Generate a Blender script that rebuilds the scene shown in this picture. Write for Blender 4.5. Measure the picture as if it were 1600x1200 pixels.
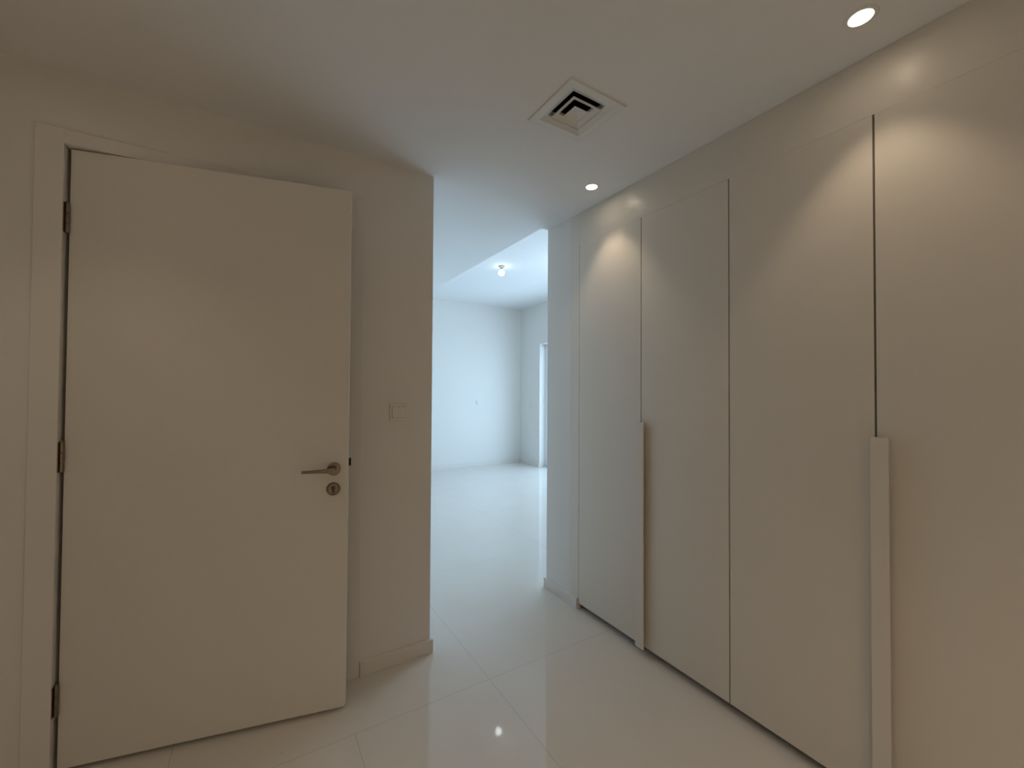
import bpy, bmesh, math
from mathutils import Vector, Matrix
S = bpy.context.scene
for o in list(bpy.data.objects): bpy.data.objects.remove(o)
COL = S.collection

# ------------------------------------------------------------------ camera
F_PX, YAW, PITCH, ROLL, CAM_Z = 647.6, 0.5526, 0.0162, 0.0060, 1.31
cd = bpy.data.cameras.new('camera'); cam = bpy.data.objects.new('camera', cd); COL.objects.link(cam)
cd.sensor_width = 36; cd.sensor_fit = 'HORIZONTAL'; cd.lens = F_PX / 1600 * 36; cd.clip_start = 0.02
cy, sy = math.cos(YAW), math.sin(YAW)
Fv = Vector((sy, cy, 0)); Rv = Vector((cy, -sy, 0)); Uv = Vector((0, 0, 1))
F2 = Fv*math.cos(PITCH) + Uv*math.sin(PITCH); U2 = Uv*math.cos(PITCH) - Fv*math.sin(PITCH)
R3 = Rv*math.cos(ROLL) + U2*math.sin(ROLL); U3 = U2*math.cos(ROLL) - Rv*math.sin(ROLL)
m = Matrix((R3, U3, -F2)).transposed().to_4x4(); m.translation = (0, 0, CAM_Z)
cam.matrix_world = m
S.camera = cam

# ------------------------------------------------------------------ world, exposure
SKY = (0.58, 0.77, 1.0); SKY_STRENGTH = 5.1
w = bpy.data.worlds.new('world'); S.world = w; w.use_nodes = True
bg = w.node_tree.nodes['Background']; bg.inputs[0].default_value = (*SKY, 1); bg.inputs[1].default_value = SKY_STRENGTH
S.view_settings.view_transform = 'Standard'; S.view_settings.look = 'None'
S.view_settings.exposure = 0.0; S.view_settings.gamma = 1.0; S.view_settings.use_curve_mapping = False

LAMP = (1.0, 0.785, 0.57)
LENS_E = 30.0
BULB_E = 9.0

# ------------------------------------------------------------------ dimensions
D = 1.9985            # face of the wall with the door
CF = 1.9905           # face of the door casing
XC = 0.7564           # hallway corner
W = 1.667             # wardrobe front
HC = 2.3976           # low ceiling
HF = 2.814            # bedroom ceiling
FX, FY = 4.16, 6.4525 # bedroom far corner
XB = 1.6105           # edge of lowered ceiling
YB = 2.25             # end of the stub wall
XL, XR, HO = -0.5677, 0.354, 2.144
XLO, XRO, HCAS = -0.637, 0.418, 2.193
YBACK, XLEFT = -1.9, -1.35

# ------------------------------------------------------------------ materials
def mat(name, col, rough=0.5, metal=0.0, spec=0.5, bump=0.0, bscale=60, var=0.0, coat=0.0, coat_rough=0.1):
    M = bpy.data.materials.new(name); M.use_nodes = True
    N = M.node_tree.nodes; L = M.node_tree.links; b = N['Principled BSDF']
    b.inputs['Base Color'].default_value = (*col, 1); b.inputs['Roughness'].default_value = rough
    b.inputs['Metallic'].default_value = metal; b.inputs['Specular IOR Level'].default_value = spec
    b.inputs['Coat Weight'].default_value = coat; b.inputs['Coat Roughness'].default_value = coat_rough
    if bump or var:
        tc = N.new('ShaderNodeTexCoord'); nz = N.new('ShaderNodeTexNoise'); nz.inputs['Scale'].default_value = bscale
        nz.inputs['Detail'].default_value = 4; L.new(tc.outputs['Object'], nz.inputs['Vector'])
        if bump:
            bp = N.new('ShaderNodeBump'); bp.inputs['Strength'].default_value = bump; bp.inputs['Distance'].default_value = 0.001
            L.new(nz.outputs['Fac'], bp.inputs['Height']); L.new(bp.outputs['Normal'], b.inputs['Normal'])
        if var:
            mx = N.new('ShaderNodeMix'); mx.data_type = 'RGBA'
            mx.inputs['A'].default_value = (*[c*(1-var) for c in col], 1); mx.inputs['B'].default_value = (*[min(1, c*(1+var)) for c in col], 1)
            L.new(nz.outputs['Fac'], mx.inputs['Factor']); L.new(mx.outputs['Result'], b.inputs['Base Color'])
    return M
def emit(name, col, st):
    M = bpy.data.materials.new(name); M.use_nodes = True; N = M.node_tree.nodes; N.clear()
    e = N.new('ShaderNodeEmission'); e.inputs[0].default_value = (*col, 1); e.inputs[1].default_value = st
    o = N.new('ShaderNodeOutputMaterial'); M.node_tree.links.new(e.outputs[0], o.inputs[0]); return M

m_wall = mat('white_wall_paint', (0.80, 0.78, 0.745), 0.75, spec=0.3, bump=0.15, bscale=120, var=0.01)
m_ceil = mat('white_ceiling_paint', (0.84, 0.84, 0.83), 0.85, spec=0.2)
m_door = mat('off_white_door_lacquer', (0.77, 0.74, 0.68), 0.45, spec=0.35, var=0.01, bump=0.03)
m_casing = mat('white_casing_lacquer', (0.79, 0.765, 0.725), 0.5, spec=0.3)
m_ward = mat('cream_wardrobe_lacquer', (0.76, 0.72, 0.645), 0.30, spec=0.35, bump=0.02, bscale=200)
m_inner = mat('wardrobe_carcass', (0.06, 0.05, 0.04), 0.6)  # carcass darkened to deepen the shade seen in the door gaps
m_plinth = mat('wardrobe_plinth_shaded', (0.16, 0.15, 0.13), 0.5)  # plinth colour darkened to paint in the shadow under the doors
m_base = mat('white_skirting_tile', (0.77, 0.745, 0.70), 0.4, spec=0.4)
m_metal = mat('satin_nickel', (0.25, 0.205, 0.15), 0.25, metal=1.0)  # base colour lowered to stand in for dark surroundings reflected in it
m_dark = mat('recess_shade', (0.01, 0.01, 0.01), 0.7)  # near black, stands in for the shade inside small holes
m_plastic = mat('white_plastic', (0.80, 0.77, 0.71), 0.35)
m_vent = mat('powder_coated_white_metal', (0.80, 0.80, 0.77), 0.45)
m_duct = mat('duct_interior', (0.012, 0.010, 0.008), 0.8)
m_alu = mat('white_window_frame', (0.82, 0.84, 0.86), 0.3)
m_gasket = mat('dark_gasket', (0.06, 0.09, 0.11), 0.5)
m_lens = emit('lit_downlight_lens', (1.0, 0.82, 0.62), LENS_E)
m_bulb = emit('lit_bulb', (0.9, 0.97, 1.0), BULB_E)

def floor_mat():
    M = bpy.data.materials.new('polished_white_floor_tile'); M.use_nodes = True
    N = M.node_tree.nodes; L = M.node_tree.links; b = N['Principled BSDF']
    geo = N.new('ShaderNodeNewGeometry'); sx = N.new('ShaderNodeSeparateXYZ'); L.new(geo.outputs['Position'], sx.inputs[0])
    def math_(op, a, b):
        n = N.new('ShaderNodeMath'); n.operation = op
        for i, q in enumerate((a, b)):
            if isinstance(q, (int, float)): n.inputs[i].default_value = q
            else: L.new(q, n.inputs[i])
        return n.outputs[0]
    def line(out, off, T, hw=0.0009):
        return math_('LESS_THAN', math_('PINGPONG', math_('SUBTRACT', out, off), T/2), hw)
    X, Y = sx.outputs['X'], sx.outputs['Y']
    long_ = line(X, 0.918, 1.16); cross = line(Y, 1.6706, 1.16)
    half = math_('MULTIPLY', line(X, 0.338, 5.8), math_('LESS_THAN', Y, 1.6706))
    grout = math_('MAXIMUM', math_('MAXIMUM', long_, cross), half)
    nz = N.new('ShaderNodeTexNoise'); nz.inputs['Scale'].default_value = 3; L.new(geo.outputs['Position'], nz.inputs['Vector'])
    cr = N.new('ShaderNodeMix'); cr.data_type = 'RGBA'
    cr.inputs['A'].default_value = (0.70, 0.665, 0.61, 1); cr.inputs['B'].default_value = (0.74, 0.705, 0.65, 1); L.new(nz.outputs['Fac'], cr.inputs['Factor'])
    # small dirt specks
    vo = N.new('ShaderNodeTexVoronoi'); vo.inputs['Scale'].default_value = 9; L.new(geo.outputs['Position'], vo.inputs['Vector'])
    d1 = N.new('ShaderNodeMath'); d1.operation = 'LESS_THAN'; L.new(vo.outputs['Distance'], d1.inputs[0]); d1.inputs[1].default_value = 0.022
    sc = N.new('ShaderNodeSeparateColor'); L.new(vo.outputs['Color'], sc.inputs[0])
    d2 = N.new('ShaderNodeMath'); d2.operation = 'MULTIPLY'; L.new(d1.outputs[0], d2.inputs[0]); L.new(sc.outputs[0], d2.inputs[1])
    d3 = N.new('ShaderNodeMath'); d3.operation = 'MULTIPLY'; L.new(d2.outputs[0], d3.inputs[0]); d3.inputs[1].default_value = 0.5
    g = N.new('ShaderNodeMix'); g.data_type = 'RGBA'; L.new(grout, g.inputs['Factor']); L.new(cr.outputs['Result'], g.inputs['A'])
    g.inputs['B'].default_value = (0.48, 0.44, 0.39, 1)
    g2 = N.new('ShaderNodeMix'); g2.data_type = 'RGBA'; L.new(d3.outputs[0], g2.inputs['Factor']); L.new(g.outputs['Result'], g2.inputs['A'])
    g2.inputs['B'].default_value = (0.30, 0.20, 0.15, 1)
    L.new(g2.outputs['Result'], b.inputs['Base Color'])
    b.inputs['Roughness'].default_value = 0.04; b.inputs['Specular IOR Level'].default_value = 0.55
    return M
m_floor = floor_mat()

def glass_mat():
    M = bpy.data.materials.new('window_glass'); M.use_nodes = True; N = M.node_tree.nodes; L = M.node_tree.links; N.clear()
    t = N.new('ShaderNodeBsdfTransparent'); t.inputs[0].default_value = (0.93, 0.97, 0.98, 1)
    g = N.new('ShaderNodeBsdfGlossy'); g.inputs['Roughness'].default_value = 0.02
    lw = N.new('ShaderNodeLayerWeight'); lw.inputs['Blend'].default_value = 0.5
    pw = N.new('ShaderNodeMath'); pw.operation = 'POWER'; L.new(lw.outputs['Facing'], pw.inputs[0]); pw.inputs[1].default_value = 5.0
    fr = N.new('ShaderNodeMath'); fr.operation = 'MULTIPLY_ADD'; L.new(pw.outputs[0], fr.inputs[0]); fr.inputs[1].default_value = 0.9; fr.inputs[2].default_value = 0.04
    mx = N.new('ShaderNodeMixShader'); L.new(fr.outputs[0], mx.inputs[0]); L.new(t.outputs[0], mx.inputs[1]); L.new(g.outputs[0], mx.inputs[2])
    o = N.new('ShaderNodeOutputMaterial'); L.new(mx.outputs[0], o.inputs[0]); return M
m_glass = glass_mat()

# ------------------------------------------------------------------ helpers
def bx(bm, x0, x1, y0, y1, z0, z1, bevel=0.0, seg=2):
    r = bmesh.ops.create_cube(bm, size=1.0); vs = r['verts']
    for v in vs:
        v.co = Vector((x0 + (v.co.x+.5)*(x1-x0), y0 + (v.co.y+.5)*(y1-y0), z0 + (v.co.z+.5)*(z1-z0)))
    if bevel:
        es = list({e for v in vs for e in v.link_edges})
        bmesh.ops.bevel(bm, geom=es, offset=bevel, segments=seg, profile=0.5, affect='EDGES')
def lathe(bm, prof, c, axis='Z', n=40, cap=True):
    """prof: list of (radius, height) revolved about the axis through c"""
    rings = []
    for r, hgt in prof:
        ring = []
        for i in range(n):
            a = 2*math.pi*i/n; p = (r*math.cos(a), r*math.sin(a), hgt)
            if axis == 'Y': p = (p[0], p[2], p[1])
            ring.append(bm.verts.new((p[0]+c[0], p[1]+c[1], p[2]+c[2])))
        rings.append(ring)
    for a, b in zip(rings, rings[1:]):
        for i in range(n): bm.faces.new((a[i], a[(i+1) % n], b[(i+1) % n], b[i]))
    if cap:
        bm.faces.new(rings[0]); bm.faces.new(rings[-1])
def obj(name, bm, material, parent=None, smooth=False, **props):
    bmesh.ops.recalc_face_normals(bm, faces=bm.faces[:])
    me = bpy.data.meshes.new(name); bm.to_mesh(me); bm.free()
    if smooth:
        for p in me.polygons: p.use_smooth = True
        me.set_sharp_from_angle(angle=math.radians(35))
    me.materials.append(material)
    o = bpy.data.objects.new(name, me); COL.objects.link(o)
    if parent: o.parent = parent
    for k, v in props.items(): o[k] = v
    return o
def empty(name, loc, rz=0, **props):
    o = bpy.data.objects.new(name, None); COL.objects.link(o); o.location = loc; o.rotation_euler = (0, 0, rz)
    o.empty_display_size = 0.05
    for k, v in props.items(): o[k] = v
    return o
def struct(name, boxes, material, **kw):
    bm = bmesh.new()
    for b in boxes: bx(bm, *b)
    return obj(name, bm, material, kind='structure', **kw)
def copy_tree(o, parent=None):
    c = o.copy(); COL.objects.link(c)
    if parent: c.parent = parent
    for ch in [k for k in bpy.data.objects if k.parent == o]: copy_tree(ch, c)
    return c

# ------------------------------------------------------------------ structure
struct('floor', [(XLEFT-.1, FX+.6, YBACK-.1, FY+.1, -0.1, 0)], m_floor)
VX, VY, VH = 1.048, 1.236, 0.103      # centre and half width of the air vent opening
# downlights: x, y, beam watts, beam angle, blend
LAMPS = [(1.4755, 0.480, 5.5, 82, .55), (1.505, 1.644, 6.0, 82, .55), (-0.50, 1.50, 4.5, 84, .7), (1.45, -0.75, 3.5, 82, .55), (-0.45, -0.80, 46.0, 130, 1.0), (0.25, -1.30, 50.0, 130, 1.0)]  # last two are added out of view for warm ambient light
def ceiling_low():
    o = struct('ceiling', [(XLEFT-.1, 2.4, YBACK-.1, YB, HC, HF+.1)], m_ceil)
    cut = bmesh.new(); bx(cut, VX-VH, VX+VH, VY-VH, VY+VH, HC-.1, HC+.16)
    for x, y, *_ in LAMPS: lathe(cut, [(.0335, -.1), (.0335, .06)], (x, y, HC), n=48)
    c = obj('cutter', cut, m_ceil)
    md = o.modifiers.new('b', 'BOOLEAN'); md.operation = 'DIFFERENCE'; md.object = c; md.solver = 'EXACT'
    dg = bpy.context.evaluated_depsgraph_get(); me = bpy.data.meshes.new_from_object(o.evaluated_get(dg))
    o.modifiers.clear(); o.data = me
    bpy.data.objects.remove(c)
ceiling_low()
struct('ceiling', [(XLEFT-.1, XB, YB, FY+.1, HC, HF+.1)], m_ceil)
struct('ceiling', [(XB, FX+.1, YB, FY+.1, HF, HF+.1)], m_ceil)
struct('wall_front', [(XLEFT, XL-.0005, D, D+.12, 0, HC), (XR+.0005, XC, D, D+.12, 0, HC), (XL-.0005, XR+.0005, D, D+.12, HO+.0005, HC)], m_wall)
struct('wall_hall', [(XC-.12, XC, D+.12, FY, 0, HC)], m_wall)
struct('wall_left', [(XLEFT-.1, XLEFT, YBACK-.1, 3.6, 0, HC)], m_wall)
struct('wall_bath', [(XLEFT-.1, XC-.12, 3.6, 3.7, 0, HC)], m_wall)
struct('wall_back', [(XLEFT-.1, 2.4, YBACK-.1, YBACK, 0, HC)], m_wall)
struct('wall_right', [(W, W+.1, YBACK, -0.4365, 0, HC)], m_wall)
struct('wall_right', [(2.29, 2.4, YBACK, YB-.1, 0, HC)], m_wall)
struct('wall_near', [(W, 2.4, 2.0, YB, 0, HC), (2.4, FX+.1, YB-.1, YB, 0, HF)], m_wall)
struct('wall_far', [(XC-.12, FX+.1, FY, FY+.1, 0, HF)], m_wall)
WY0, WY1, WH = 2.9, 5.835, 2.12
struct('wall_window', [(FX, FX+.2, WY1, FY, 0, HF), (FX, FX+.2, YB, WY0, 0, HF), (FX, FX+.2, WY0, WY1, WH, HF)], m_wall)

# skirting
bh, bt = 0.065, 0.014
def skirt(name, boxes):
    bm = bmesh.new()
    for b in boxes: bx(bm, *b, bevel=0.0015)
    obj(name, bm, m_base, kind='structure')
skirt('baseboard_front', [(XRO+.0005, XC+bt, D-bt, D-.0002, 0, bh), (XC+.0002, XC+bt, D-.001, FY-bt, 0, bh), (XLEFT, XLO-.0005, D-bt, D-.0002, 0, bh)])
skirt('baseboard_right', [(W-bt, W-.0002, 1.932, YB+bt, 0, bh), (W-.001, FX-bt, YB+.0002, YB+bt, 0, bh)])
skirt('baseboard_far', [(XC+bt, FX-.0002, FY-bt, FY-.0002, 0, bh), (FX-bt, FX-.0002, WY1+.002, FY-bt, 0, bh)])
skirt('baseboard_left', [(XLEFT+.0002, XLEFT+bt, YBACK+bt, D-bt, 0, bh), (XLEFT+bt, W, YBACK+.0002, YBACK+bt, 0, bh)])

# ------------------------------------------------------------------ door frame
bm = bmesh.new()
bv = 0.0015
bx(bm, XLO, XL, CF, D-.0002, 0, HCAS, bv); bx(bm, XR, XRO, CF, D-.0002, 0, HCAS, bv); bx(bm, XL-.001, XR+.001, CF, D-.0002, HO, HCAS, bv)
# linings and stops inside the opening
bx(bm, XL-.0003, XL+.0002, D-.002, D+.118, 0, HO); bx(bm, XR-.0002, XR+.0003, D-.002, D+.118, 0, HO); bx(bm, XL, XR, D-.002, D+.118, HO-.0002, HO+.0003)
bx(bm, XL, XL+.014, D+.070, D+.118, 0, HO-.0005, .001); bx(bm, XR-.014, XR, D+.070, D+.118, 0, HO-.0005, .001); bx(bm, XL+.014, XR-.014, D+.070, D+.118, HO-.015, HO-.0005, .001)
trim = obj('trim_1', bm, m_casing, kind='structure')
bm = bmesh.new(); bx(bm, XR-.0015, XR+.0165, CF-.0006, CF+.004, .966, 1.001)  # black block paints in the shade of the latch hole
obj('strike_hole_shade', bm, m_dark, trim, label='small black block painting the shade of the latch recess in the door casing')

# ------------------------------------------------------------------ door (opened a little towards us)
HX, HY, ANG, LW, LH = -0.5625, 2.0183, math.radians(-12.846), 0.9129, 2.139
door = empty('door_1', (HX, HY, 0), ANG, kind='structure', label='tall plain off-white door standing slightly open with satin nickel lever handle')
bm = bmesh.new(); T = .040
bx(bm, .0045, LW, 0, T, .015, LH)
es = [e for e in bm.edges if all(abs(v.co.x-LW) < 1e-5 and v.co.z < .1 for v in e.verts)]
bmesh.ops.bevel(bm, geom=es, offset=.012, segments=5, profile=.5, affect='EDGES')
es = [e for e in bm.edges if e.calc_length() > .02 or any(v.co.x > LW-.02 and v.co.z < .03 for v in e.verts)]
es = [e for e in es if len(e.link_faces) == 2 and e.calc_face_angle(0) > 1.0]
bmesh.ops.bevel(bm, geom=es, offset=.0018, segments=2, profile=.5, affect='EDGES')
obj('door_leaf', bm, m_door, door)
# lever handle, axis along local -Y
bm = bmesh.new()
lathe(bm, [(.0255, -.0002), (.0262, -.002), (.0262, -.006), (.0245, -.0085), (.020, -.009)], (.858, 0, .986), axis='Y')
rose = bm
lv = empty('lever_handle', (0, 0, 0)); bpy.data.objects.remove(lv)
bm2 = bmesh.new()
lathe(bm2, [(.0105, -.007), (.0095, -.014), (.0095, -.040), (.0102, -.048), (.0085, -.0515), (.004, -.0525)], (.858, 0, .988), axis='Y', n=28)
# lever arm : swept rounded section, gently bent
path = [(.866, -.042, .9885, .0100), (.858, -.044, .9885, .0108), (.848, -.0455, .9880, .0108), (.838, -.046, .9870, .0098), (.822, -.0462, .9865, .0082), (.800, -.0458, .9862, .0070), (.775, -.045, .9858, .0062), (.752, -.0445, .9855, .0058), (.7455, -.0445, .9855, .0052)]
prev = None; n = 16
for i, (x, y, z, r) in enumerate(path):
    ring = [bm2.verts.new((x, y + .0062*math.cos(2*math.pi*k/n), z + r*math.sin(2*math.pi*k/n))) for k in range(n)]
    if prev:
        for k in range(n): bm2.faces.new((prev[k], prev[(k+1) % n], ring[(k+1) % n], ring[k]))
    else: bm2.faces.new(ring)
    prev = ring
bm2.faces.new(prev)
lever = obj('lever_handle', bm2, m_metal, door, smooth=True)
obj('rosette', rose, m_metal, lever, smooth=True)
bm = bmesh.new()
lathe(bm, [(.0255, -.0002), (.0262, -.002), (.0262, -.006), (.0245, -.008), (.0225, -.0062), (.0205, -.0062), (.019, -.0078)], (.857, 0, .906), axis='Y')
esc = obj('lock_escutcheon', bm, m_metal, door, smooth=True)
bm = bmesh.new()   # europrofile cylinder : round head and narrower tail
lathe(bm, [(.0085, -.0070), (.0085, -.0105), (.0075, -.0112)], (.857, 0, .911), axis='Y', n=28)
bx(bm, .857-.005, .857+.005, -.0102, -.0070, .889, .909, .002)
cyl = obj('lock_cylinder', bm, mat('dark_lock_metal', (.10, .085, .065), .35, metal=1.0), esc, smooth=True)  # darker metal so the cylinder stands out from the escutcheon
bm = bmesh.new()
bx(bm, .857-.0012, .857+.0012, -.0116, -.0108, .9055, .9165)
bmesh.ops.create_cube(bm, size=.0001)
obj('keyhole', bm, m_dark, door)
# hinges
def hinge(zc):
    bm = bmesh.new()
    R = .0072; hh = .052
    for a, b in ((-hh, -hh*.42), (-hh*.38, hh*.28), (hh*.32, hh)):
        lathe(bm, [(R*.9, a), (R, a+.001), (R, b-.001), (R*.9, b)], (.0035, -.0095, zc), n=20)
    lathe(bm, [(R*.7, -hh+.003), (R*.7, hh-.003)], (.0035, -.0095, zc), n=16)
    lathe(bm, [(R*.55, hh), (R*.7, hh+.002), (R*.3, hh+.005)], (.0035, -.0095, zc), n=16)
    h = obj('hinge', bm, m_metal, door, smooth=True)
    # plate let into the frame lining (closed position of the frame, so counter-rotated)
    bm = bmesh.new(); c, s = math.cos(-ANG), math.sin(-ANG)
    bx(bm, XL+.0003, XL+.002, CF+.003, CF+.034, zc-hh*.98, zc+hh*.98, .0004)
    for v in bm.verts:
        x, y = v.co.x-HX, v.co.y-HY; v.co.x, v.co.y = x*c - y*s, x*s + y*c
    p = obj('hinge_plate', bm, m_metal, h)
    bm = bmesh.new()
    for dz in (-.033, 0, .033):
        lathe(bm, [(.0032, 0), (.0028, .0006)], (0, 0, 0), n=12)
        vs = bm.verts[-24:]
        for v in vs:
            x, y, z = v.co; wx, wy, wz = XL+.0020+z, CF+.014+x, zc+dz+y
            x2, y2 = wx-HX, wy-HY; v.co = (x2*c - y2*s, x2*s + y2*c, wz)
        bm.verts.ensure_lookup_table()
    return h
for z in (1.894, 1.075, .255): hinge(z)

# ------------------------------------------------------------------ wall switches
def rocker_switch(name, label, cx, cz, wd, ht, y, rx0=None, rx1=None, face='Y'):
    t = empty(name, (cx, y, cz) if face == 'Y' else (y, cx, cz), 0 if face == 'Y' else math.pi/2*-1, label=label, category='switch')
    bm = bmesh.new(); bx(bm, -wd/2, wd/2, -.009, -.0002, -ht/2, ht/2, .002, 3)
    obj('cover_plate', bm, m_plastic, t)
    a = -wd/2+.010 if rx0 is None else rx0; b = wd/2-.014 if rx1 is None else rx1
    bm = bmesh.new()
    vs = []
    bx(bm, a, b, -.0125, -.0085, -ht/2+.014, ht/2-.012, .0012)
    for v in bm.verts:
        if v.co.y < -.010: v.co.y += .003*((v.co.z)/(ht/2))*.6
    obj('rocker', bm, m_plastic, t)
    bm = bmesh.new()
    z0, z1 = -ht/2+.014, ht/2-.012; g = .0009
    for q in ((a-g, a, z0-g, z1+g), (b, b+g, z0-g, z1+g), (a, b, z0-g, z0), (a, b, z1, z1+g)):
        bx(bm, q[0], q[1], -.0093, -.0088, q[2], q[3])
    obj('rocker_seam', bm, m_inner, t)
    return t
rocker_switch('light_switch', 'white rocker light switch on the wall between the open door and hallway corner', .5885, 1.202, .090, .080, D)
rocker_switch('light_switch', 'tiny white switch plate low-contrast on the far bedroom wall', 3.282, 1.10, .060, .085, FY)
rocker_switch('light_switch', 'faint white switch plate on bedroom side wall next to the glazed door', 6.13, 1.07, .085, .150, FX, face='X')

# ------------------------------------------------------------------ wardrobes
yj = [1.9278, 1.4511, 0.9896, 0.5125, 0.035, -0.4365]
HW = 2.2002; G = .0026
def wardrobe(label, ya, ym, yb, last=False):
    t = empty('wardrobe', (W, (ya+yb)/2, 0), label=label, category='wardrobe', group='fitted wardrobe units')
    o = t.location
    def part(name, boxes, m_, par=t, bevel=0, **kw):
        bm = bmesh.new()
        for b in boxes: bx(bm, b[0]-o.x, b[1]-o.x, b[2]-o.y, b[3]-o.y, b[4], b[5], bevel)
        return obj(name, bm, m_, par, **kw)
    GM = G if ya > 1.5 else .0029
    y0, y1 = yb+.0006, ya-.0006; xb = 2.27; tk = .018
    part('carcass', [(W+.024, xb, y0, y0+tk, .07, HW), (W+.024, xb, y1-tk, y1, .07, HW), (W+.024, xb, y0, y1, HW-tk, HW), (W+.024, xb, y0, y1, .052, .07), (xb, xb+.01, y0, y1, .0, HW)], m_inner)
    part('plinth', [(W+.05, W+.066, y0, y1, 0.0, .052)], m_plinth)
    d1 = part('door', [(W, W+.020, ym+GM, ya-G, .035, HW-.0004)], m_ward, bevel=.0003)
    part('door', [(W, W+.020, yb+G, ym-GM, .035, HW-.0004)], m_ward, bevel=.0003)
    # full-height grip profile : flat front lip standing off the door, attached on the far side of the joint
    bm = bmesh.new()
    hy1, hy0, zt, zb = ym+.006, ym-.0385, 1.172, .033
    if ya > 1.5: hy1, hy0, zt, zb = ym+.012, ym-.038, 1.156, .034
    bx(bm, W-.029-o.x, W-.022-o.x, hy0-o.y, hy1-o.y, zb, zt, .0010)
    bx(bm, W-.023-o.x, W-.0002-o.x, hy1-.010-o.y, hy1-o.y, zb+.001, zt-.0003)
    obj('grip_handle', bm, m_ward, d1, label='slim raised vertical grip strip')
    return t
wardrobe('far pair of cream wardrobe doors beside the bluish hallway wall end', yj[0], yj[1], yj[2])
wardrobe('near pair of cream wardrobe doors at the right, widest in view', yj[2], yj[3], yj[4])
# fixed surround (left stile and header up to the ceiling)
bm = bmesh.new()
bx(bm, W, W+.02, yj[0]+.0002, 1.9995, .0, HC-.0008); bx(bm, W, W+.02, -.4365, yj[0], HW, HC-.0008)
obj('wardrobe_surround', bm, m_ward, label='cream fixed panel framing the wardrobe doors up to the ceiling', category='panel')
bm = bmesh.new(); bx(bm, W, W+.02, yj[5], yj[4]-.002, .035, HW-.0004, .0008)
bx(bm, W+.05, W+.066, yj[5], yj[4]-.002, 0, .035)
obj('wall_right', bm, m_ward, kind='structure')

# ------------------------------------------------------------------ air diffuser
t = empty('air_diffuser', (VX, VY, HC), label='square white air conditioning diffuser with nested louvres in the ceiling', category='vent')
def frustum(bm, h0, z0, h1, z1, th=.0012):
    def ring(hh, z): return [bm.verts.new((sx*hh, sy_*hh, z)) for sx, sy_ in ((-1, -1), (1, -1), (1, 1), (-1, 1))]
    a, b, c, d = ring(h0, z0), ring(h1, z1), ring(h1+th, z1), ring(h0+th, z0)
    for p, q in ((a, b), (b, c), (c, d), (d, a)):
        for i in range(4): bm.faces.new((p[i], p[(i+1) % 4], q[(i+1) % 4], q[i]))
OH = .1375
bm = bmesh.new()
frustum(bm, OH-.004, -.005, OH-.0012, -.0002, .0012)
def plate(bm, a, b, z0, z1):
    for q in ((-b, b, -b, -a), (-b, b, a, b), (-b, -a, -a, a), (a, b, -a, a)): bx(bm, *q, z0, z1)
plate(bm, VH-.0005, OH-.003, -.005, -.0003)
obj('frame', bm, m_vent, t)
bm = bmesh.new(); frustum(bm, VH-.0015, -.004, .078, .008); frustum(bm, .078, .008, .0775, .030); obj('louvre', bm, m_vent, t)
bm = bmesh.new(); frustum(bm, .068, -.006, .048, .006); frustum(bm, .048, .006, .0475, .016); frustum(bm, .0675, -.009, .068, -.003, .0015); obj('louvre', bm, m_vent, t)
bm = bmesh.new()
bs = [bm.verts.new((sx*.034, s2*.034, -.006)) for sx, s2 in ((-1, -1), (1, -1), (1, 1), (-1, 1))]; ap = bm.verts.new((0, 0, .012))
for i in range(4): bm.faces.new((bs[i], bs[(i+1) % 4], ap))
up = [bm.verts.new((v.co.x*.9, v.co.y*.9, -.0045)) for v in bs]; ap2 = bm.verts.new((0, 0, .0145))
for i in range(4):
    bm.faces.new((up[i], up[(i+1) % 4], ap2)); bm.faces.new((bs[i], bs[(i+1) % 4], up[(i+1) % 4], up[i]))
obj('centre_louvre', bm, m_vent, t)
bm = bmesh.new(); q = VH-.0008
for b in ((-q, -q+.001, -q, q, .004, .155), (q-.001, q, -q, q, .004, .155), (-q, q, -q, -q+.001, .004, .155), (-q, q, q-.001, q, .004, .155), (-q, q, -q, q, .154, .156)): bx(bm, *b)
obj('duct', bm, m_duct, t, label='black duct opening')

# ------------------------------------------------------------------ downlights
def make_downlight():
    t = empty('downlight', (0, 0, HC), label='', category='lamp', group='recessed ceiling downlights')
    bm = bmesh.new()
    lathe(bm, [(.0285, .018), (.0285, .000), (.0295, -.0022), (.034, -.003), (.040, -.0022), (.0415, -.0002), (.033, -.0002), (.033, .018)], (0, 0, 0), n=56, cap=False)
    obj('trim_ring', bm, m_vent, t, smooth=True)
    bm = bmesh.new(); lathe(bm, [(.0283, .0090), (.0265, .0085), (.0262, .0035), (.022, .0022), (.012, .0014)], (0, 0, 0), n=40)
    obj('lens', bm, m_lens, t, smooth=True, label='glowing warm white lens')
    return t
LBL = ['larger looking recessed round downlight at top right of the ceiling', 'smaller looking recessed round downlight near the far wardrobe doors']
proto = make_downlight()
copies = [proto] + [copy_tree(proto) for _ in LAMPS[1:]]
for i, (o, (x, y, watts, angle, blend)) in enumerate(zip(copies, LAMPS)):
    o.location = (x, y, HC); o['label'] = LBL[i] if i < 2 else ('recessed downlight lighting the door, beyond the left frame edge' if i == 2 else ['recessed downlight behind the viewer nearest the wardrobe side', 'added fill downlight, unseen behind the viewer on the door side', 'added fill downlight, unseen farthest behind the viewer by the back wall'][i-3])
    ld = bpy.data.lights.new('downlight_beam', 'SPOT'); ld.energy = watts; ld.color = LAMP; ld.spot_size = math.radians(angle); ld.spot_blend = blend; ld.shadow_soft_size = .022
    lo = bpy.data.objects.new('downlight_beam', ld); COL.objects.link(lo); lo.location = (0, 0, -.006); lo.parent = o

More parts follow.
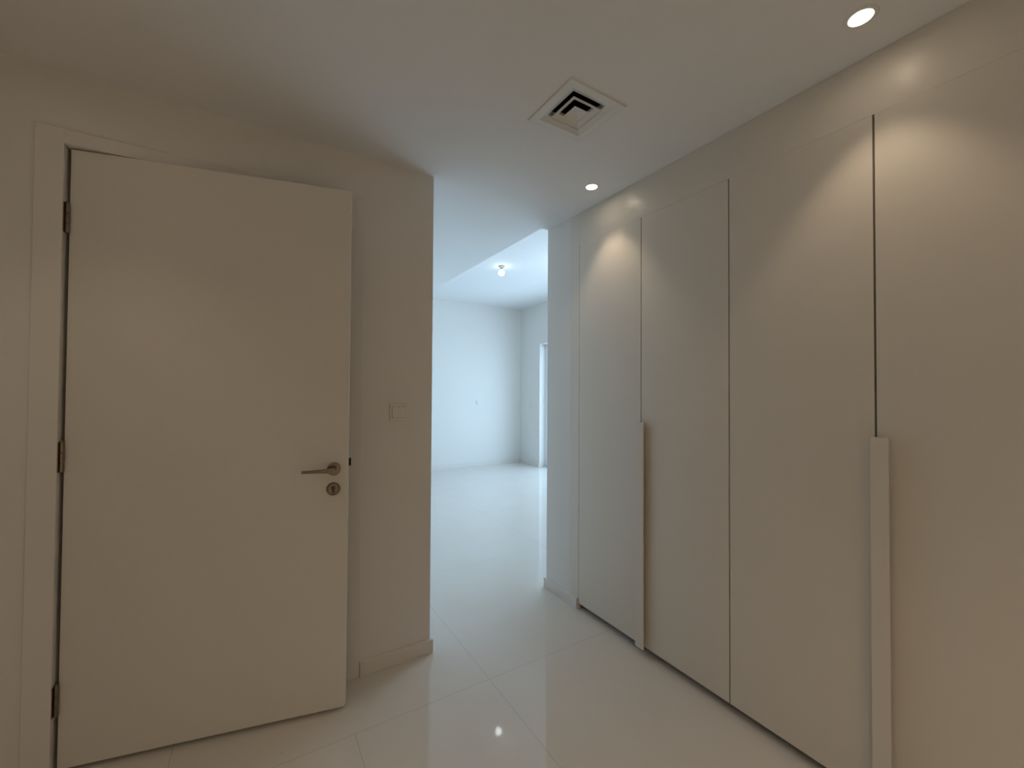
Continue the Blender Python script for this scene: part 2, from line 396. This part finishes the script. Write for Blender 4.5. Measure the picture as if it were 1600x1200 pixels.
# ------------------------------------------------------------------ bulb in the bedroom
t = empty('bulb_light', (2.50, 4.31, HF), label='bare lit bulb in a short holder on the bedroom ceiling', category='lamp')
bm = bmesh.new(); lathe(bm, [(.040, -.0002), (.040, -.008), (.026, -.018), (.018, -.023), (.016, -.040), (.013, -.046)], (0, 0, 0), n=32)
obj('lamp_holder', bm, mat('grey_white_holder', (.25, .27, .28), .5), t, smooth=True)
bm = bmesh.new(); lathe(bm, [(.012, -.042), (.016, -.050), (.030, -.062), (.038, -.079), (.038, -.089), (.030, -.106), (.016, -.116), (.004, -.119)], (0, 0, 0), n=32)
obj('bulb', bm, m_bulb, t, smooth=True)
t2 = copy_tree(t); t2.location = (3.30, 3.50, HF); t2['label'] = 'added bulb brightening the high bedroom ceiling, out of view behind the wardrobe wall'  # unseen second bulb, added to brighten the high ceiling
ld = bpy.data.lights.new('added_bulb_fill', 'POINT'); ld.energy = 14; ld.color = (.76, .90, 1.0); ld.shadow_soft_size = .04  # fill light carried by the added bulb
lo = bpy.data.objects.new('added_bulb_fill', ld); COL.objects.link(lo); lo.parent = t2; lo.location = (0, 0, -.17)

# ------------------------------------------------------------------ glazed balcony door
t = empty('window_1', (FX+.15, (WY0+WY1)/2, 0), kind='structure', label='white framed glazed door letting daylight into the bedroom')
oy = t.location.y; ox = t.location.x
def wpart(name, boxes, m_, bevel=.001):
    bm = bmesh.new()
    for b in boxes: bx(bm, b[0]-ox, b[1]-ox, b[2]-oy, b[3]-oy, b[4], b[5], bevel)
    return obj(name, bm, m_, t)
fx0, fx1 = FX+.12, FX+.19
wpart('window_frame', [(fx0, fx1, WY1-.055, WY1-.0005, 0, WH-.0005), (fx0, fx1, WY0+.0005, WY0+.055, 0, WH-.0005), (fx0, fx1, WY0+.05, WY1-.05, WH-.06, WH-.0005), (fx0, fx1, WY0+.05, WY1-.05, 0, .06)], m_alu)
wpart('gasket', [(fx0+.004, fx0+.014, WY1-.061, WY1-.056, .05, WH-.06)], m_gasket, 0)
ymid = (WY0+WY1)/2
wpart('sash', [(fx0+.015, fx1-.01, WY1-.11, WY1-.055, .06, WH-.06), (fx0+.015, fx1-.01, ymid-.04, ymid+.04, .06, WH-.06), (fx0+.015, fx1-.01, WY0+.055, WY0+.11, .06, WH-.06)], m_alu)
wpart('pane', [(fx0+.035, fx0+.040, WY0+.10, WY1-.10, .05, WH-.05)], m_glass, 0)
pl = bpy.data.lights.new('window_portal', 'AREA'); pl.shape = 'RECTANGLE'; pl.size = WY1-WY0; pl.size_y = WH; pl.cycles.is_portal = True
po = bpy.data.objects.new('window_portal', pl); COL.objects.link(po); po.location = (FX+.22, ymid, WH/2); po.rotation_euler = (0, math.pi/2, 0)
pl.size, pl.size_y = WH, WY1-WY0
